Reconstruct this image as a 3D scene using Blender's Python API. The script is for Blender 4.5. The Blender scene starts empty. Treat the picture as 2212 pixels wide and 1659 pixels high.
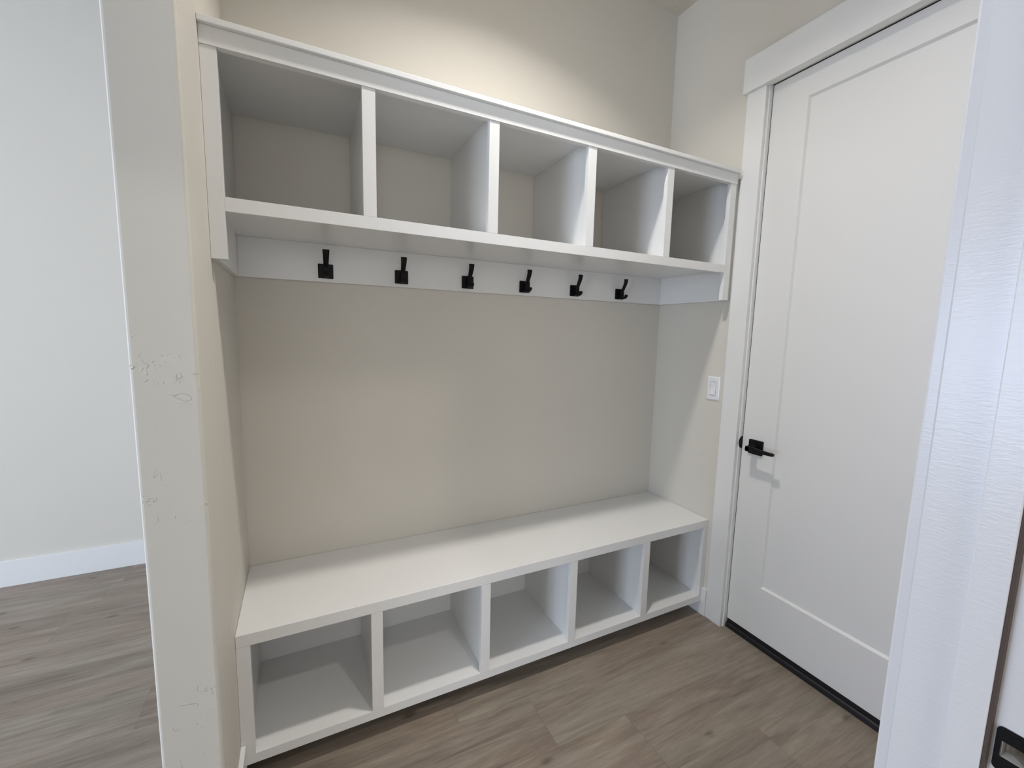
import bpy, bmesh, math, random
from mathutils import Vector, Matrix

# ------------------------------------------------------------------ camera, light, exposure
scene = bpy.context.scene
COL = scene.collection
cam_data = bpy.data.cameras.new('camera')
cam = bpy.data.objects.new('camera', cam_data)
COL.objects.link(cam)
cam_data.sensor_width = 36.0
cam_data.lens = 921.8 / 2212 * 36.0
cam_data.clip_start = 0.02
cam_data.clip_end = 60
yaw, pit, rol = math.radians(-26.420), math.radians(-6.789), math.radians(1.346)
fwd = Vector((-math.sin(yaw) * math.cos(pit), math.cos(yaw) * math.cos(pit), math.sin(pit)))
rt0 = Vector((math.cos(yaw), math.sin(yaw), 0))
up0 = rt0.cross(fwd)
rt = math.cos(rol) * rt0 + math.sin(rol) * up0
up = -math.sin(rol) * rt0 + math.cos(rol) * up0
M = Matrix(((rt.x, up.x, -fwd.x), (rt.y, up.y, -fwd.y), (rt.z, up.z, -fwd.z)))
cam.rotation_mode = 'QUATERNION'
cam.rotation_quaternion = M.to_quaternion()
cam.location = (0.1995, -1.8019, 1.4044)
scene.camera = cam

world = bpy.data.worlds.new('sky')
scene.world = world
world.use_nodes = True
bg = world.node_tree.nodes['Background']
bg.inputs['Color'].default_value = (0.62, 0.76, 1.0, 1)
bg.inputs['Strength'].default_value = 0.4

scene.view_settings.view_transform = 'Standard'
scene.view_settings.look = 'None'
scene.view_settings.gamma = 1
scene.view_settings.use_curve_mapping = False
scene.view_settings.exposure = 0.0


def area(name, loc, rot, sx, sy, power, color, shape='RECTANGLE'):
    d = bpy.data.lights.new(name, 'AREA')
    d.shape = shape
    d.size = sx
    d.size_y = sy
    d.energy = power
    d.color = color
    o = bpy.data.objects.new(name, d)
    COL.objects.link(o)
    o.location = loc
    o.rotation_euler = rot
    return o


R90 = math.pi / 2
# daylight through the great room windows (left); far-wall and rear windows are added fill
area('patio_daylight', (-6.02, 0.05, 1.25), (0, -R90, 0), 2.3, 2.0, 168, (0.63, 0.735, 1.0))
area('far_added_fill', (-3.9, 1.43, 1.35), (-R90, 0, 0), 1.8, 1.8, 40, (0.78, 0.88, 1.0))  # added fill for the left room's floor, no such window known
area('window_daylight', (-6.02, -3.3, 1.25), (0, -R90, 0), 2.3, 2.1, 208, (0.66, 0.795, 1.0))
area('rear_added_fill', (-0.05, -4.52, 1.5), (R90, 0, 0), 1.3, 1.4, 24, (0.97, 0.98, 1.0))  # added fill from behind the camera, no such window known
# ceiling fixtures
LAMP = (0.93, -0.78)
HALL = [(-1.6, -0.4), (-3.6, -0.4), (-1.6, -3.2), (-3.9, -3.2)]
lamp = area('mudroom_lamp', (LAMP[0], LAMP[1], 3.028), (0, 0, 0), 0.12, 0.12, 13.8, (1.0, 0.955, 0.905), 'DISK')
lamp.data.spread = math.radians(131)
closet = area('closet_lamp', (1.02, -2.45, 3.028), (0, 0, 0), 0.12, 0.12, 12.5, (1.0, 0.95, 0.88), 'DISK')
for hx, hy in HALL:
    area('hall_lamp', (hx, hy, 3.028), (0, 0, 0), 0.12, 0.12, 3, (1.0, 0.88, 0.55), 'DISK')


# ------------------------------------------------------------------ materials
def new_mat(name):
    m = bpy.data.materials.new(name)
    m.use_nodes = True
    return m, m.node_tree.nodes, m.node_tree.links, m.node_tree.nodes['Principled BSDF']


def coords(N, L, scale=(1, 1, 1)):
    g = N.new('ShaderNodeNewGeometry')
    mp = N.new('ShaderNodeMapping')
    mp.inputs['Scale'].default_value = scale
    L.new(g.outputs['Position'], mp.inputs['Vector'])
    return mp.outputs['Vector']


def noise(N, L, vec, scale, detail=3, rough=0.5, dist=0.0):
    n = N.new('ShaderNodeTexNoise')
    n.inputs['Scale'].default_value = scale
    n.inputs['Detail'].default_value = detail
    n.inputs['Roughness'].default_value = rough
    n.inputs['Distortion'].default_value = dist
    if vec is not None:
        L.new(vec, n.inputs['Vector'])
    return n.outputs['Fac']


def maprange(N, L, val, a, b, c, d, smooth=True):
    r = N.new('ShaderNodeMapRange')
    if smooth:
        r.interpolation_type = 'SMOOTHSTEP'
    for i, v in zip((1, 2, 3, 4), (a, b, c, d)):
        r.inputs[i].default_value = v
    L.new(val, r.inputs[0])
    return r.outputs[0]


def math_node(N, L, op, a, b):
    m = N.new('ShaderNodeMath')
    m.operation = op
    for i, v in enumerate((a, b)):
        if v is None:
            continue
        if isinstance(v, (int, float)):
            m.inputs[i].default_value = v
        else:
            L.new(v, m.inputs[i])
    return m.outputs[0]


def bump(N, L, bs, height, strength, dist, prev=None):
    b = N.new('ShaderNodeBump')
    b.inputs['Strength'].default_value = strength
    b.inputs['Distance'].default_value = dist
    L.new(height, b.inputs['Height'])
    if prev is not None:
        L.new(prev, b.inputs['Normal'])
    L.new(b.outputs['Normal'], bs.inputs['Normal'])
    return b.outputs['Normal']


def wall_paint(name, color, ridge=1.0, thr=0.60, low=0.0):
    """hand-trowelled drywall: nearly smooth, with sparse smeared ridges"""
    m, N, L, bs = new_mat(name)
    bs.inputs['Base Color'].default_value = (*color, 1)
    bs.inputs['Roughness'].default_value = 0.62
    bs.inputs['Specular IOR Level'].default_value = 0.3
    v = coords(N, L)
    fine = noise(N, L, v, 160, 2)
    pn = noise(N, L, v, 3.3, 2)
    if low:
        # the trowel left more marks towards the floor
        sp_ = N.new('ShaderNodeSeparateXYZ')
        L.new(v, sp_.inputs[0])
        pn = math_node(N, L, 'ADD', pn, math_node(N, L, 'MULTIPLY', math_node(N, L, 'SUBTRACT', 1.1, sp_.outputs[2]), low))
    patch = maprange(N, L, pn, thr, thr + 0.06, 0, 1)
    lines = noise(N, L, v, 20, 2, 0.5, 0.8)
    r = math_node(N, L, 'ABSOLUTE', math_node(N, L, 'SUBTRACT', lines, 0.5), None)
    r = maprange(N, L, r, 0.0, 0.016, 1, 0)
    breakup = maprange(N, L, noise(N, L, v, 31, 2), 0.52, 0.62, 0, 1)
    r = math_node(N, L, 'MULTIPLY', math_node(N, L, 'MULTIPLY', r, patch), breakup)
    n1 = bump(N, L, bs, fine, 0.10, 0.0009)
    n2 = bump(N, L, bs, noise(N, L, v, 9, 2), 0.12, 0.004, n1)
    bump(N, L, bs, r, 0.9 * ridge, 0.0022, n2)
    return m


def trim_paint(name, color=(0.82, 0.82, 0.81), rough=0.28, grain=0.0):
    m, N, L, bs = new_mat(name)
    bs.inputs['Base Color'].default_value = (*color, 1)
    bs.inputs['Roughness'].default_value = rough
    bs.inputs['Specular IOR Level'].default_value = 0.45
    v = coords(N, L)
    n1 = bump(N, L, bs, noise(N, L, v, 60, 2), 0.06, 0.001)
    if grain:
        # brush marks across and raised wood grain along the board
        vv = coords(N, L, (60, 60, 260))
        n2 = bump(N, L, bs, noise(N, L, vv, 1.0, 3, 0.6, 0.4), 0.5 * grain, 0.0006, n1)
        vg = coords(N, L, (150, 150, 2.2))
        gr = maprange(N, L, noise(N, L, vg, 1.0, 2, 0.5), 0.56, 0.66, 0, 1)
        bump(N, L, bs, gr, -0.8 * grain, 0.0010, n2)
    return m


def plain(name, color, rough=0.5, metal=0.0, spec=0.5):
    m, N, L, bs = new_mat(name)
    bs.inputs['Base Color'].default_value = (*color, 1)
    bs.inputs['Roughness'].default_value = rough
    bs.inputs['Metallic'].default_value = metal
    bs.inputs['Specular IOR Level'].default_value = spec
    v = coords(N, L)
    bump(N, L, bs, noise(N, L, v, 220, 2), 0.05, 0.0005)
    return m


def plank_floor(name):
    m, N, L, bs = new_mat(name)
    bs.inputs['Specular IOR Level'].default_value = 0.4
    at = N.new('ShaderNodeAttribute')
    at.attribute_name = 'plank_tone'
    tone = at.outputs['Fac']
    g = N.new('ShaderNodeNewGeometry')
    # each plank reads its own stretch of grain
    cmb = N.new('ShaderNodeCombineXYZ')
    L.new(math_node(N, L, 'MULTIPLY', tone, 37.0), cmb.inputs[0])
    L.new(math_node(N, L, 'MULTIPLY', tone, 91.0), cmb.inputs[1])
    add = N.new('ShaderNodeVectorMath')
    L.new(g.outputs['Position'], add.inputs[0])
    L.new(cmb.outputs[0], add.inputs[1])

    def stretched(sx, sy):
        mp = N.new('ShaderNodeMapping')
        mp.inputs['Scale'].default_value = (sx, sy, 1)
        L.new(add.outputs[0], mp.inputs['Vector'])
        return mp.outputs['Vector']
    big = noise(N, L, stretched(1.3, 11.0), 1.0, 4, 0.6, 1.0)
    mid = noise(N, L, stretched(3.6, 48.0), 1.0, 4, 0.65, 1.0)
    fine = noise(N, L, stretched(16.0, 230.0), 1.0, 4, 0.7)
    ramp = N.new('ShaderNodeValToRGB')
    el = ramp.color_ramp.elements
    el[0].position = 0.36
    el[0].color = (0.165, 0.133, 0.106, 1)
    el[1].position = 0.66
    el[1].color = (0.365, 0.318, 0.265, 1)
    e = el.new(0.5)
    e.color = (0.262, 0.219, 0.178, 1)
    s = math_node(N, L, 'MULTIPLY', big, 0.46)
    s = math_node(N, L, 'ADD', s, math_node(N, L, 'MULTIPLY', mid, 0.36))
    s = math_node(N, L, 'ADD', s, math_node(N, L, 'MULTIPLY', fine, 0.18))
    s = math_node(N, L, 'ADD', s, math_node(N, L, 'MULTIPLY', math_node(N, L, 'SUBTRACT', tone, 0.5), 0.055))
    L.new(s, ramp.inputs[0])
    # faint drift between warm and grey-green along the boards
    hue = noise(N, L, stretched(0.8, 3.0), 1.0, 2, 0.5)
    hmix = N.new('ShaderNodeMix')
    hmix.data_type = 'RGBA'
    L.new(maprange(N, L, hue, 0.35, 0.65, 0.0, 1.0), hmix.inputs['Factor'])
    hmix.inputs['A'].default_value = (1.04, 0.995, 0.98, 1)
    hmix.inputs['B'].default_value = (0.975, 1.0, 0.985, 1)
    tint = N.new('ShaderNodeMix')
    tint.data_type = 'RGBA'
    tint.blend_type = 'MULTIPLY'
    tint.inputs['Factor'].default_value = 1.0
    L.new(ramp.outputs['Color'], tint.inputs['A'])
    L.new(hmix.outputs['Result'], tint.inputs['B'])
    # knots: sparse dark spots, stretched along the plank
    vor = N.new('ShaderNodeTexVoronoi')
    vor.feature = 'F1'
    vor.voronoi_dimensions = '2D'
    vor.inputs['Scale'].default_value = 1.0
    L.new(stretched(2.4, 5.0), vor.inputs['Vector'])
    wob = math_node(N, L, 'ADD', vor.outputs['Distance'], math_node(N, L, 'MULTIPLY', math_node(N, L, 'SUBTRACT', mid, 0.5), 0.12))
    knot = maprange(N, L, wob, 0.01, 0.085, 1, 0)
    vc = N.new('ShaderNodeSeparateColor')
    L.new(vor.outputs['Color'], vc.inputs[0])
    keep = maprange(N, L, vc.outputs[0], 0.62, 0.66, 0, 1)
    knot = math_node(N, L, 'MULTIPLY', math_node(N, L, 'MULTIPLY', knot, keep), 0.55)
    mix = N.new('ShaderNodeMix')
    mix.data_type = 'RGBA'
    L.new(knot, mix.inputs['Factor'])
    L.new(tint.outputs['Result'], mix.inputs['A'])
    mix.inputs['B'].default_value = (0.055, 0.042, 0.033, 1)
    # bevelled joint between planks, from the per-plank UV map (metres from the plank edge)
    uv = N.new('ShaderNodeUVMap')
    uv.uv_map = 'edge_distance'
    sx = N.new('ShaderNodeSeparateXYZ')
    L.new(uv.outputs[0], sx.inputs[0])
    wd = N.new('ShaderNodeAttribute')
    wd.attribute_name = 'plank_length'
    ex = math_node(N, L, 'MINIMUM', sx.outputs[0], math_node(N, L, 'SUBTRACT', wd.outputs['Fac'], sx.outputs[0]))
    ey = math_node(N, L, 'MINIMUM', sx.outputs[1], math_node(N, L, 'SUBTRACT', 0.2276, sx.outputs[1]))
    ed = math_node(N, L, 'MINIMUM', ex, ey)
    seam = maprange(N, L, ed, 0.0004, 0.0022, 1, 0)
    mix2 = N.new('ShaderNodeMix')
    mix2.data_type = 'RGBA'
    L.new(math_node(N, L, 'MULTIPLY', seam, 0.20), mix2.inputs['Factor'])
    L.new(mix.outputs['Result'], mix2.inputs['A'])
    mix2.inputs['B'].default_value = (0.06, 0.048, 0.04, 1)
    L.new(mix2.outputs['Result'], bs.inputs['Base Color'])
    L.new(maprange(N, L, fine, 0.3, 0.7, 0.33, 0.46), bs.inputs['Roughness'])
    n1 = bump(N, L, bs, fine, 0.12, 0.0007)
    bump(N, L, bs, seam, -0.5, 0.0008, n1)
    return m


GREIGE = (0.690, 0.658, 0.594)
M_WALL = wall_paint('greige_wall_paint', GREIGE, 0.35, 0.62)
M_STUB = wall_paint('trowelled_wall_paint', GREIGE, 0.85, 0.54, 0.10)
M_CEIL = wall_paint('ceiling_paint', (0.62, 0.59, 0.53), 0.8, 0.5)
M_TRIM = trim_paint('white_trim_paint')
M_DOOR = trim_paint('white_door_paint', (0.80, 0.80, 0.785), 0.38)
M_JAMB = trim_paint('white_brushed_jamb_paint', (0.80, 0.81, 0.82), 0.24, 1.0)
M_FLOOR = plank_floor('grey_oak_plank')
M_BLACK = plain('matte_black_metal', (0.0035, 0.0035, 0.004), 0.5, 0.0, 0.22)
M_SILL = plain('black_sill', (0.012, 0.011, 0.014), 0.45, 0.0, 0.35)
M_SEAL = plain('brown_weatherstrip', (0.085, 0.062, 0.052), 0.7)
M_STEEL = plain('brushed_steel', (0.55, 0.52, 0.47), 0.32, 1.0)
M_PLASTIC = plain('white_plastic', (0.84, 0.84, 0.86), 0.28)
M_DARK = plain('nail_hole_shadow', (0.10, 0.09, 0.08), 0.9)
M_LENS = plain('lamp_lens', (0.9, 0.88, 0.84), 0.5)
_b = M_LENS.node_tree.nodes['Principled BSDF']
_b.inputs['Emission Color'].default_value = (1, 0.93, 0.82, 1)
_b.inputs['Emission Strength'].default_value = 3.0
M_GLASS, _N, _L, _b = new_mat('window_glass')
_b.inputs['Transmission Weight'].default_value = 1.0
_b.inputs['Roughness'].default_value = 0.0
_b.inputs['IOR'].default_value = 1.02


# ------------------------------------------------------------------ mesh helpers
def link(name, bm, mat, parent=None, bevel=0.0, seg=2, smooth=False):
    me = bpy.data.meshes.new(name)
    bmesh.ops.recalc_face_normals(bm, faces=bm.faces)
    bm.to_mesh(me)
    bm.free()
    me.materials.append(mat)
    o = bpy.data.objects.new(name, me)
    COL.objects.link(o)
    if parent is not None:
        o.parent = parent
        o.matrix_parent_inverse = Matrix.Translation(parent.location).inverted() if parent.type == 'EMPTY' else parent.matrix_world.inverted()
    if smooth:
        for p in me.polygons:
            p.use_smooth = True
    if bevel:
        b = o.modifiers.new('soft_edge', 'BEVEL')
        b.width = bevel
        b.segments = seg
        b.limit_method = 'ANGLE'
        b.harden_normals = False
    return o


def box(bm, x0, x1, y0, y1, z0, z1):
    vs = [bm.verts.new((x, y, z)) for x in (min(x0, x1), max(x0, x1)) for y in (min(y0, y1), max(y0, y1)) for z in (min(z0, z1), max(z0, z1))]
    for f in ((0, 1, 3, 2), (4, 6, 7, 5), (0, 4, 5, 1), (2, 3, 7, 6), (0, 2, 6, 4), (1, 5, 7, 3)):
        bm.faces.new([vs[i] for i in f])


def bx(name, mat, parent, *b, bevel=0.0, seg=2):
    bm = bmesh.new()
    box(bm, *b)
    return link(name, bm, mat, parent, bevel, seg)


def boxes(name, mat, parent, lst, bevel=0.0):
    bm = bmesh.new()
    for b in lst:
        box(bm, *b)
    return link(name, bm, mat, parent, bevel)


def prism_bm(outline, axis, a, b, bm=None):
    """extrude a 2D outline along an axis; outline in the two other axes, in order"""
    bm = bm or bmesh.new()

    def P(p, t):
        if axis == 'x':
            return (t, p[0], p[1])
        if axis == 'y':
            return (p[0], t, p[1])
        return (p[0], p[1], t)
    A = [bm.verts.new(P(p, a)) for p in outline]
    B = [bm.verts.new(P(p, b)) for p in outline]
    bm.faces.new(A)
    bm.faces.new(B[::-1])
    n = len(A)
    for i in range(n):
        bm.faces.new((A[i], A[(i + 1) % n], B[(i + 1) % n], B[i]))
    return bm


def round_rect(cx, cy, w, h, r, n=6):
    pts = []
    for sx, sy, a0 in ((1, 1, 0), (-1, 1, 90), (-1, -1, 180), (1, -1, 270)):
        for k in range(n + 1):
            a = math.radians(a0 + 90 * k / n)
            pts.append((cx + sx * (w / 2 - r) + r * math.cos(a), cy + sy * (h / 2 - r) + r * math.sin(a)))
    return pts


def circle(cx, cy, r, n=28):
    return [(cx + r * math.cos(2 * math.pi * k / n), cy + r * math.sin(2 * math.pi * k / n)) for k in range(n)]


def ring_solid(outer, inner, axis, a, b):
    """plate with a hole: outer and inner outlines with the same number of points"""
    bm = bmesh.new()

    def P(p, t):
        return (t, p[0], p[1]) if axis == 'x' else ((p[0], t, p[1]) if axis == 'y' else (p[0], p[1], t))
    V = [[bm.verts.new(P(p, t)) for p in o] for o in (outer, inner) for t in (a, b)]
    oa, ob, ia, ib = V
    n = len(oa)
    for i in range(n):
        j = (i + 1) % n
        bm.faces.new((oa[i], oa[j], ia[j], ia[i]))
        bm.faces.new((ob[i], ob[j], ib[j], ib[i]))
        bm.faces.new((oa[i], oa[j], ob[j], ob[i]))
        bm.faces.new((ia[i], ia[j], ib[j], ib[i]))
    return bm


def sweep(path, sections):
    """loft rounded sections along a path. path: points; sections: (right, up, half_w, half_h) per point"""
    bm = bmesh.new()
    rings = []
    n = 14
    for p, (rv, uv_, hw, hh) in zip(path, sections):
        ring = []
        for k in range(n):
            a = 2 * math.pi * k / n
            c, s = math.cos(a), math.sin(a)
            c = math.copysign(abs(c) ** 0.6, c)
            s = math.copysign(abs(s) ** 0.6, s)
            ring.append(bm.verts.new(Vector(p) + Vector(rv) * hw * c + Vector(uv_) * hh * s))
        rings.append(ring)
    for A, B in zip(rings, rings[1:]):
        for k in range(n):
            bm.faces.new((A[k], A[(k + 1) % n], B[(k + 1) % n], B[k]))
    bm.faces.new(rings[0][::-1])
    bm.faces.new(rings[-1])
    return bm


def tag(o, label=None, cat=None, group=None, kind=None):
    if label:
        o['label'] = label
    if cat:
        o['category'] = cat
    if group:
        o['group'] = group
    if kind:
        o['kind'] = kind
    return o


def thing(name, loc, label, cat, group=None, kind=None):
    o = bpy.data.objects.new(name, None)
    o.empty_display_size = 0.05
    COL.objects.link(o)
    o.location = loc
    return tag(o, label, cat, group, kind)


def structure(o, label, cat):
    return tag(o, label, cat, None, 'structure')


# ------------------------------------------------------------------ room shell
W = 2.005          # niche width: left niche wall at x=0, right (door) wall at x=W
H = 3.05
YP = -0.670        # free end of the partition
YF = -1.552        # mudroom side of the wall the camera looks through
YB = -1.690        # its other side
YFAR = 1.297       # far wall of the room on the left
XL = -6.0          # window wall far left


def floor():
    bm = bmesh.new()
    tone = bm.faces.layers.float.new('plank_tone')
    plen = bm.faces.layers.float.new('plank_length')
    uv = bm.loops.layers.uv.new('edge_distance')
    rng = random.Random(11)
    PW, PL = 0.2276, 1.52
    known = {0: 1.647 - PL, 4: 0.0}
    joints = {}
    y_seam = 0.876
    k = 0
    # rows are counted by their upper seam: 0.876, 0.648, ... (measured in the photograph)
    fixed = {0: -0.845, 3: -0.363, 5: 0.670, 8: 1.647}
    for row in range(-4, 26):
        y1 = y_seam - PW * row
        y0 = y1 - PW
        off = fixed.get(row, rng.uniform(0, PL) if row != 6 else 0.95)
        x = off - PL * math.ceil((off - XL) / PL) - 0.0
        prev = rng.random()
        while x < W + 0.2:
            a, b = max(x, XL - .1), min(x + PL, W + 0.15)
            t = rng.random()
            while abs(t - prev) < 0.12:
                t = rng.random()
            prev = t
            if b - a > 0.001:
                vs = [bm.verts.new(p) for p in ((a, y0, 0), (b, y0, 0), (b, y1, 0), (a, y1, 0))]
                f = bm.faces.new(vs)
                f[tone] = t
                f[plen] = PL
                for lp, (u, v) in zip(f.loops, ((a - x, 0), (b - x, 0), (b - x, PW), (a - x, PW))):
                    lp[uv].uv = (u, v)
            x += PL
    bmesh.ops.remove_doubles(bm, verts=bm.verts, dist=0.00001)
    o = link('floor', bm, M_FLOOR)
    return o


structure(floor(), 'grey brown wood plank floor with long boards running sideways', 'floor')
structure(bx('ceiling', M_CEIL, None, XL - .1, W + .2, -4.6, YFAR + .1, H, H + .1), 'plain ceiling above the locker niche', 'ceiling')
structure(bx('wall_back', M_WALL, None, -0.05, W + .2, 0, .12, 0, H), 'greige wall behind the coat hooks and cubbies', 'wall')
structure(bx('wall_partition', M_STUB, None, -0.119, 0, YP, YFAR, 0, H, bevel=0.007, seg=3), 'free-standing greige partition end beside the cubbies, with trowel marks', 'wall')
FX0, FX1, FZ0, FZ1 = -4.9, -2.9, .4, 2.3  # opening for the added far window
wfar = [(XL - .1, FX0, YFAR, YFAR + .1, 0, H), (FX1, -0.1, YFAR, YFAR + .1, 0, H), (FX0, FX1, YFAR, YFAR + .1, 0, FZ0), (FX0, FX1, YFAR, YFAR + .1, FZ1, H)]
structure(boxes('wall_far', M_WALL, None, wfar), 'pale wall of the room seen left of the partition', 'wall')

# door opening in the right wall
DZ0, DZ1 = 0.046, 2.4715
DY0, DY1 = -0.539, -1.453          # door slab edges
OZ = 2.475
wr = [(W, W + .15, 0.0, DY0 + .003 + .019, 0, H), (W, W + .15, DY1 - .022, -4.6, 0, H), (W, W + .15, DY0 + .022, DY1 - .022, OZ + .02, H)]
structure(boxes('wall_right', M_WALL, None, wr), 'greige wall around the white door and the light switch', 'wall')

# wall the camera looks through, left and right of its doorway, and over it
XJ = 0.955                         # latch side jamb face of the near doorway
XH = 0.030                         # hinge side jamb face
wf = [(XJ + .019, W, YF, YB, 0, H), (-0.9, XH - .019, YF, YB, 0, H), (XH - .019, XJ + .019, YF, YB, 2.48, H)]  # unseen left part extended to keep rear light off the partition end
structure(boxes('wall_front', M_WALL, None, wf), 'wall around the near doorway at the right edge of the picture', 'wall')
structure(bx('wall_closet', M_WALL, None, -0.9, -0.8, YB, -4.5, 0, H), 'side wall of the room behind the camera', 'wall')

# window walls: far left and behind the camera
WINS = [(-0.95, 1.05), (-4.35, -2.25)]
WZ0, WZ1 = 0.08, 2.42
wl = [(XL - .1, XL, -4.6, -4.35, 0, H), (XL - .1, XL, -2.25, -0.95, 0, H), (XL - .1, XL, 1.05, YFAR, 0, H),
      (XL - .1, XL, -4.35, 1.05, 0, WZ0), (XL - .1, XL, -4.35, 1.05, WZ1, H)]
structure(boxes('wall_left', M_WALL, None, wl), 'far left wall with two tall patio windows', 'wall')
wb = [(XL - .1, -0.7, -4.6, -4.5, 0, H), (-0.7, .6, -4.6, -4.5, 0, .8), (-0.7, .6, -4.6, -4.5, 2.2, H), (.6, W + .2, -4.6, -4.5, 0, H)]
structure(boxes('wall_rear', M_WALL, None, wb), 'wall behind the camera with an added window', 'wall')


def window(name, axis, pos, a0, a1, z0, z1, lites, label):
    def b(u0, u1, v0, v1, t0, t1):
        return (pos + t0, pos + t1, u0, u1, v0, v1) if axis == 'x' else (u0, u1, pos + t0, pos + t1, v0, v1)
    L_ = [b(a0, a1, z0, z0 + .05, -.09, -.03), b(a0, a1, z1 - .05, z1, -.09, -.03)]
    for k in range(lites + 1):
        c = a0 + (a1 - a0) * k / lites
        c = min(max(c, a0 + .025), a1 - .025)
        L_.append(b(c - .025, c + .025, z0, z1, -.09, -.03))
    fr = structure(boxes(name, M_TRIM, None, L_), label, 'window')
    boxes('window_glass', M_GLASS, fr, [b(a0 + .03, a1 - .03, z0 + .03, z1 - .03, -.064, -.060)])
    return fr


window('window_1', 'x', XL, -0.95, 1.05, WZ0, WZ1, 2, 'tall patio window in the far left wall, nearer the far wall')
window('window_3', 'x', XL, -4.35, -2.25, WZ0, WZ1, 2, 'tall patio window in the far left wall, nearer the rear wall')
window('window_added_rear', 'y', -4.5, -.7, .6, .8, 2.2, 2, 'window added behind the camera for fill light')  # unseen window added for the rear fill
window('window_added_far', 'y', YFAR + .12, FX0, FX1, FZ0, FZ1, 2, 'window added in the far wall to light the left floor, out of the picture to the left')  # unseen window added to brighten the floor on the left

# baseboards
BH, BT = 0.142, 0.013
def baseboard(name, lst, label):
    return structure(boxes(name, M_TRIM, None, lst, bevel=0.0012), label, 'baseboard')


baseboard('baseboard_far', [(XL, -0.12, YFAR - BT, YFAR, 0, BH)], 'white baseboard along the wall of the left room')
baseboard('baseboard_left', [(0, BT, -0.419, YP, 0, BH)], 'short white baseboard at the left end of the bench')
baseboard('baseboard_partition', [(-0.119 - BT, BT, YP - BT, YP, 0, BH), (-0.119 - BT, -0.119, YP, YFAR - BT, 0, BH)], 'white baseboard round the partition end')
rb = prism_bm([(0, 0), (0, .068), (-0.4170, .068), (-0.4195, BH), (-0.4435, BH), (-0.4435, 0)], 'x', W - BT, W)
structure(link('baseboard_right', rb, M_TRIM, None, 0.001), 'white baseboard running under the right end of the bench', 'baseboard')
baseboard('baseboard_back', [(0.014, W - .014, -BT, 0, 0, 0.066)], 'low baseboard under the bench')

# ------------------------------------------------------------------ door with casing, jamb, sill
CX = 1.996                          # casing face
cas = thing('trim_1', (CX, -0.99, 0), 'wide flat white casing round the closed door', 'door casing', None, 'structure')
bx('side_casing', M_TRIM, cas, CX, W + .011, -0.4445, -0.5315, 0, 2.4694, bevel=0.0015)
bx('side_casing', M_TRIM, cas, CX, W + .011, DY1 - .008, YF + .002, 0, 2.4694, bevel=0.0015)
bx('head_casing', M_TRIM, cas, 1.979, W + .011, -0.4335, YF + .002, 2.4694, 2.608, bevel=0.0015)

XD = 2.034
door = thing('door_1', (XD, -0.996, 0), 'closed white single-panel door with a black lever', 'door', None, 'structure')
# jamb lines the opening
jm = [(W + .010, W + .15, -0.5165, -0.5365, 0, 2.494), (W + .010, W + .15, DY1 - .003, DY1 - .022, 0, 2.494), (W + .010, W + .15, -0.5165, DY1 - .022, OZ + .0015, 2.496)]
boxes('door_jamb', M_TRIM, door, jm, bevel=0.0008)
gap_shade_seal = [(XD + .0015, XD + .030, -0.5366, DY0 + .0001, .046, OZ + .001), (XD + .0015, XD + .030, -0.5366, DY1 - .0025, DZ1 + .0001, OZ + .001), (XD + .0015, XD + .030, DY1 - .0028, DY1 - .0001, .046, OZ)]
boxes('weatherstrip', M_SILL, door, gap_shade_seal)  # near-black weatherstrip also stands in for shade in the door gap
PY0, PY1, PZ0, PZ1 = -0.6870, -1.304, 0.2830, 2.3650
dt = 0.010


def slab():
    bm = bmesh.new()
    o_ = [(DY0, DZ0), (DY1, DZ0), (DY1, DZ1), (DY0, DZ1)]
    i_ = [(PY0, PZ0), (PY1, PZ0), (PY1, PZ1), (PY0, PZ1)]
    s = 0.0075
    k_ = [(PY0 - s, PZ0 + s), (PY1 + s, PZ0 + s), (PY1 + s, PZ1 - s), (PY0 - s, PZ1 - s)]
    O = [bm.verts.new((XD, *p)) for p in o_]
    I = [bm.verts.new((XD, *p)) for p in i_]
    K = [bm.verts.new((XD + dt, *p)) for p in k_]
    B = [bm.verts.new((XD + .044, *p)) for p in o_]
    for i in range(4):
        j = (i + 1) % 4
        bm.faces.new((O[i], O[j], I[j], I[i]))
        bm.faces.new((I[i], I[j], K[j], K[i]))
        bm.faces.new((O[i], O[j], B[j], B[i]))
    bm.faces.new(K)
    bm.faces.new(B)
    return bm


link('door_slab', slab(), M_DOOR, door, 0.0012)
sill_prof = [(XD - .006, 0), (XD - .004, .019), (XD + .002, .024), (XD + .014, .026), (XD + .014, .044), (XD + .10, .044), (XD + .10, 0)]
bmz = bmesh.new()
prism_bm([(p[0], p[1]) for p in sill_prof], 'y', -0.5368, DY1 - .0028, bmz)
link('door_sill', bmz, M_SILL, door, 0.0008)
bx('door_sweep', M_SILL, door, XD + .004, XD + .013, -0.540, DY1, .0262, .0458)

# lever set
lv = link('door_lever', prism_bm(round_rect(-0.6075, 0.9175, .066, .066, .004), 'x', XD - .008, XD + .0002), M_BLACK, door, 0.001)
tag(lv, 'matte black lever on a square rosette')
link('lever_hub', prism_bm(circle(-0.6075, 0.9175, .0155), 'x', XD - .045, XD - .008), M_BLACK, lv, 0.001)
link('lever_neck', prism_bm(circle(-0.6075, 0.9175, .0105), 'x', XD - .066, XD - .044), M_BLACK, lv, 0.001)
bl = prism_bm([(-0.598, .906), (-0.598, .929), (-0.622, .929), (-0.66, .926), (-0.7215, .924), (-0.7245, .921), (-0.7245, .914), (-0.7215, .911), (-0.66, .909), (-0.622, .906)], 'x', XD - .066, XD - .053)
link('lever_grip', bl, M_BLACK, lv, 0.0015)
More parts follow.
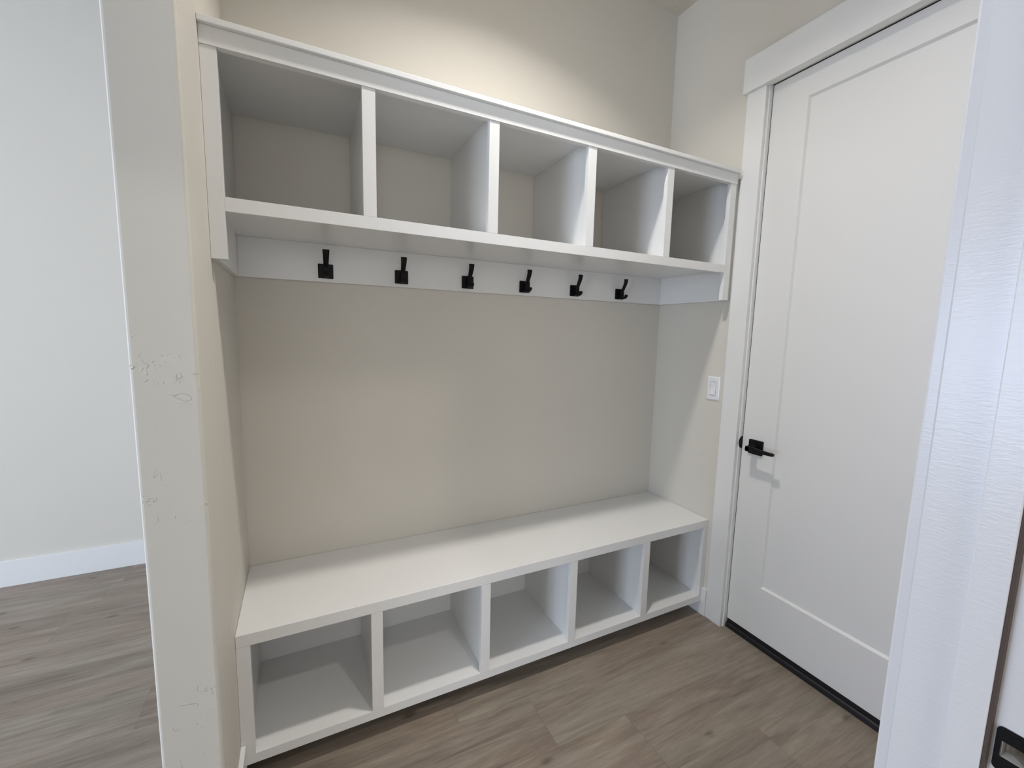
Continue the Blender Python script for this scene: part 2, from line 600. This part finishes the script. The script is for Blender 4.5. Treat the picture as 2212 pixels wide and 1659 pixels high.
# latch strike lip showing at the jamb edge
n = 16
half = [(XD + .002 - .0250 * math.sin(math.pi * k / n) ** .8, .9255 + .0290 * math.cos(math.pi * k / n)) for k in range(n + 1)]
tag(link('strike_lip', prism_bm(half, 'y', -0.5362, -0.5380), M_BLACK, door), 'black strike lip on the jamb edge')

# ------------------------------------------------------------------ near doorway at the right edge
jamb = thing('door_2', (XJ, -1.6, 0), 'white jamb of the near doorway at the right edge, with black strike plate', 'door frame', None, 'structure')
TOPJ = 2.46
MY0, MY1, MZ0, MZ1 = -1.6530, -1.6770, .9025, .9238      # mortise behind the latch hole
boxes('jamb_board', M_JAMB, jamb, [(XJ, XJ + .019, YF, MY0, 0, TOPJ + .02), (XJ, XJ + .019, MY0, MY1, 0, MZ0),
                                   (XJ, XJ + .019, MY0, MY1, MZ1, TOPJ + .02), (XJ, XJ + .019, MY1, YB, 0, TOPJ + .02)])
boxes('jamb_board', M_JAMB, jamb, [(XH - .019, XH, YF, YB, 0, TOPJ + .02)], bevel=0.0012)
boxes('head_jamb', M_JAMB, jamb, [(XH, XJ, YF, YB, TOPJ, TOPJ + .02)], bevel=0.0012)
boxes('door_stop', M_JAMB, jamb, [(XJ - .012, XJ, -1.6075, -1.6412, 0, TOPJ)], bevel=0.0015)
boxes('door_stop', M_JAMB, jamb, [(XH, XH + .012, -1.6075, -1.6412, 0, TOPJ)], bevel=0.0015)
boxes('weatherstrip', M_SEAL, jamb, [(XJ - .0105, XJ, -1.6412, -1.6452, 0, TOPJ)], bevel=0.001)
bx('casing_board', M_JAMB, jamb, XJ + .005, XJ + .094, YF + .017, YF, 0, TOPJ + .005, bevel=0.0035)
bx('casing_board', M_JAMB, jamb, XH - .094, XH - .005, YF + .017, YF, 0, TOPJ + .005, bevel=0.0035)
bx('head_casing', M_JAMB, jamb, XH - .11, XJ + .11, YF + .020, YF, TOPJ + .005, TOPJ + .145, bevel=0.002)

# strike plate: rounded plate with latch hole, steel box behind, black screws
SZ = 0.9128
def ring_pts(y0, y1, z0, z1, r, n=6):
    return round_rect((y0 + y1) / 2, (z0 + z1) / 2, abs(y1 - y0), z1 - z0, r, n)


sp = link('strike_plate', ring_solid(ring_pts(-1.6482, -1.6895, .8840, .9415, .006), ring_pts(-1.6530, -1.6770, .9025, .9238, .0012), 'x', XJ - .0022, XJ + .0002), M_BLACK, jamb, 0.0004)
tag(sp, 'black strike plate with a steel latch box')
for sz in (.9327, .8931):
    link('screw', prism_bm(circle(-1.6655, sz, .0042, 18), 'x', XJ - .0030, XJ - .0022), M_BLACK, sp, 0.0003)
# steel latch box in the mortise: a ramp on the near side curving into a flat back
lin = [(MY0 - .0006, XJ + .0002), (MY0 - .0012, XJ + .0150), (MY0 - .0040, XJ + .0165)]
for k in range(9):
    t = k / 8
    lin.append((MY0 - .0040 - .0185 * t, XJ + .0165 - .0160 * t * t))
bmL = bmesh.new()
A = [bmL.verts.new((x, y, MZ0 + .0004)) for y, x in lin]
B = [bmL.verts.new((x, y, MZ1 - .0004)) for y, x in lin]
for i in range(len(lin) - 1):
    bmL.faces.new((A[i], A[i + 1], B[i + 1], B[i]))
ll = link('latch_box', bmL, M_STEEL, sp, 0, smooth=False)
sm = ll.modifiers.new('sheet', 'SOLIDIFY')
sm.thickness = .0008

# ------------------------------------------------------------------ wall switch
sw = thing('light_switch', (W, -0.3855, 1.160), 'white rocker light switch on the wall between the niche and the door', 'light switch')
def plate_bm():
    bm = bmesh.new()
    rings = []
    for d, ins in ((0, 0), (.0035, 0.0008), (.0058, .005)):
        rings.append([bm.verts.new((W - d, y, z)) for y, z in round_rect(-0.3855, 1.160, .071 - 2 * ins, .1165 - 2 * ins, .004, 4)])
    hole = [bm.verts.new((W - .0058, y, z)) for y, z in round_rect(-0.3855, 1.160, .0335, .0672, .0006, 4)]
    rings.append(hole)
    rings.append([bm.verts.new((W - .001, y, z)) for y, z in round_rect(-0.3855, 1.160, .0335, .0672, .0006, 4)])
    for A_, B_ in zip(rings, rings[1:]):
        m_ = len(A_)
        for k in range(m_):
            bm.faces.new((A_[k], A_[(k + 1) % m_], B_[(k + 1) % m_], B_[k]))
    bm.faces.new(rings[0])
    bm.faces.new(rings[-1])
    return bm


link('cover_plate', plate_bm(), M_PLASTIC, sw)
rk = bmesh.new()
prism_bm([(W - .001, 1.1285), (W - .0100, 1.1285), (W - .0058, 1.160), (W - .0072, 1.1915), (W - .001, 1.1915)], 'y', -0.3855 - .0150, -0.3855 + .0150, rk)
link('rocker', rk, M_PLASTIC, sw, 0.0006)
for sz in (1.160 + .048, 1.160 - .048):
    link('screw', prism_bm(circle(-0.3855, sz, .0026, 16), 'x', W - .0064, W - .0055), M_PLASTIC, sw)

# ------------------------------------------------------------------ upper cubby cabinet
YU = -0.4445       # face frame front
YI = -0.4255       # back of face frame
XR = 1.9745
G = 0.0006
up_ = thing('cubby_shelf', (1.0, -0.22, 1.578), 'white built-in wall shelf of five open cubbies above the coat hooks', 'shelf')
bx('crown_cap', M_TRIM, up_, 0.0005, XR + .001, -0.4605, -0.001, 2.1325, 2.1470, bevel=0.0012)
bx('top_panel', M_TRIM, up_, 0.0005, XR, YI, -0.0015, 2.1175, 2.1320)
bx('top_rail', M_TRIM, up_, 0.0005, XR, -0.4475, YI - .0003, 2.0885, 2.1322, bevel=0.0006)
UA = [(.3776, .4146), (.7716, .8072), (1.1652, 1.2015), (1.5590, 1.5935)]
bx('stile', M_TRIM, up_, 0.0005, .0363, YU, YI, 1.5783, 2.0883, bevel=0.0005)
for a, b in UA:
    bx('stile', M_TRIM, up_, a, b, YU, YI, 1.7354, 2.0883, bevel=0.0005)
bx('stile', M_TRIM, up_, 1.9390, XR, YU, YI, 1.5783, 2.0883, bevel=0.0005)
for a, b in ((.389, .4125), (.786, .8055), (1.182, 1.2005), (1.577, 1.5925)):
    bx('divider', M_TRIM, up_, a, b, YI + G, -0.0015, 1.7354, 2.1173)
bx('side_panel', M_TRIM, up_, 0.0005, .0150, YI + G, -0.0015, 1.5783, 2.1173)
bx('side_panel', M_TRIM, up_, XR, W - .0005, -0.434, -0.0015, 1.5783, 2.1173)
bx('bottom_shelf', M_TRIM, up_, .0152, XR - G, YI + G, -0.0015, 1.7160, 1.7352)
bx('bottom_rail', M_TRIM, up_, .0365, 1.9388, YU, YI, 1.6997, 1.7352, bevel=0.0005)
bx('hook_board', M_TRIM, up_, .0152, XR - G, -0.0250, -0.0015, 1.5786, 1.7158, bevel=0.0008)

# ------------------------------------------------------------------ bench
YBF, YBI = -0.4180, -0.3990
bn = thing('storage_bench', (1.0, -0.21, 0), 'long white built-in bench with five open shoe cubbies beneath the seat', 'bench')
bx('seat', M_TRIM, bn, 0.0005, W - .001, YBF, -0.0015, .4630, .5020, bevel=0.0014)
BA = [(.3829, .4205), (.7816, .8180), (1.1810, 1.2165), (1.5845, 1.6210)]
bx('stile', M_TRIM, bn, 0.0005, .0373, YBF, YBI, .1033, .4628, bevel=0.0005)
for a, b in BA:
    bx('stile', M_TRIM, bn, a, b, YBF, YBI, .1033, .4628, bevel=0.0005)
bx('stile', M_TRIM, bn, 1.9750, W - .001, YBF, YBI, .1033, .4628, bevel=0.0005)
bx('bottom_rail', M_TRIM, bn, 0.0005, W - .001, YBF, YBI, .0720, .1031)
bx('bottom_shelf', M_TRIM, bn, .0005, W - .001, YBI + .0001, -0.0015, .0840, .1031)
for a in (.3955, .7940, 1.1910, 1.5920):
    bx('divider', M_TRIM, bn, a, a + .019, YBI + G, -0.0065, .1033, .4628)
bx('side_panel', M_TRIM, bn, 0.0005, .0220, YBI + G, -0.0065, .1033, .4628)
bx('side_panel', M_TRIM, bn, 1.9840, W - .001, YBI + G, -0.0065, .1033, .4628)
bx('back_panel', M_TRIM, bn, 0.0005, W - .001, -0.0063, -0.0015, .1033, .4628)
for x, y in ((.249, -.030), (.337, -.412), (1.313, -.311), (1.559, -.032), (1.644, -.258), (.946, -.412)):
    link('nail_hole', prism_bm(circle(x, y, .0013, 10), 'z', .5018, .50215), M_DARK, bn)

# ------------------------------------------------------------------ coat hooks
HY = -0.0250
HZ = 1.6175
ORD = ['leftmost', 'second from the left', 'third from the left', 'third from the right', 'second from the right', 'rightmost']
HX = [.2932, .5733, .8557, 1.1338, 1.4110, 1.6895]


def spline(pts, m=7):
    out = []
    P_ = [Vector(p) for p in pts]
    P_ = [2 * P_[0] - P_[1]] + P_ + [2 * P_[-1] - P_[-2]]
    for i in range(1, len(P_) - 2):
        for k in range(m):
            t = k / m
            a, b, c, d = P_[i - 1:i + 3]
            out.append(0.5 * ((2 * b) + (c - a) * t + (2 * a - 5 * b + 4 * c - d) * t * t + (3 * b - a - 3 * c + d) * t ** 3))
    out.append(P_[-2])
    return out


def prong(pts, w0, w1, h0, h1):
    path = spline(pts)
    secs = []
    n_ = len(path)
    for i, p in enumerate(path):
        d = (path[min(i + 1, n_ - 1)] - path[max(i - 1, 0)]).normalized()
        t = i / (n_ - 1)
        rv = Vector((1, 0, 0))
        secs.append((rv, rv.cross(d), w0 + (w1 - w0) * t, h0 + (h1 - h0) * t))
    # round the free end off
    path.append(path[-1] + (path[-1] - path[-2]).normalized() * .0016)
    s = secs[-1]
    secs.append((s[0], s[1], s[2] * .72, s[3] * .6))
    return sweep(path, secs)


def make_hook():
    t = thing('coat_hook', (0, HY, HZ), '', 'coat hook', 'black coat hooks on the hook board')
    link('back_plate', prism_bm(round_rect(0, HZ, .0525, .0525, .003), 'y', HY - .0055, HY - .0001), M_BLACK, t, 0.0007)
    link('boss', prism_bm(round_rect(0, HZ - .004, .0165, .0385, .004), 'y', HY - .0300, HY - .0054), M_BLACK, t, 0.0015)
    y = HY
    link('upper_prong', prong([(0, y - .020, HZ + .001), (0, y - .0285, HZ + .018), (0, y - .0400, HZ + .037), (0, y - .0480, HZ + .055), (0, y - .0505, HZ + .0705)], .0072, .0120, .0042, .0042), M_BLACK, t, smooth=True)
    link('lower_prong', prong([(0, y - .020, HZ - .018), (0, y - .036, HZ - .0225), (0, y - .050, HZ - .019), (0, y - .0575, HZ - .0085)], .0080, .0095, .0046, .0046), M_BLACK, t, smooth=True)
    return t


hook = make_hook()
kids = [o for o in COL.objects if o.parent == hook]
for i, x in enumerate(HX):
    if i == 0:
        r = hook
    else:
        r = hook.copy()
        COL.objects.link(r)
        for c in kids:
            d = c.copy()
            COL.objects.link(d)
            d.parent = r
            d.matrix_parent_inverse = c.matrix_parent_inverse.copy()
    r.location.x = x
    r['label'] = 'black double coat hook on the white board, %s of the six' % ORD[i]

# ------------------------------------------------------------------ ceiling lights (out of the picture, above)
for i, (x, y) in enumerate([LAMP] + HALL + [(1.02, -2.45)]):
    t = thing('ceiling_light', (x, y, H), 'round recessed ceiling light ' + ['over the mudroom floor', 'just beyond the partition', 'by the patio windows, nearer the far wall', 'behind the camera to the left', 'by the patio windows, nearer the rear wall', 'in the ceiling behind the camera'][i], 'ceiling light', 'recessed ceiling lights' if i else None)
    link('trim_ring', ring_solid(circle(x, y, .095, 36), circle(x, y, .07, 36), 'z', H - .012, H - .0005), M_TRIM, t, 0.002)
    link('lens', prism_bm(circle(x, y, .0695, 36), 'z', H - .010, H - .004), M_LENS, t)
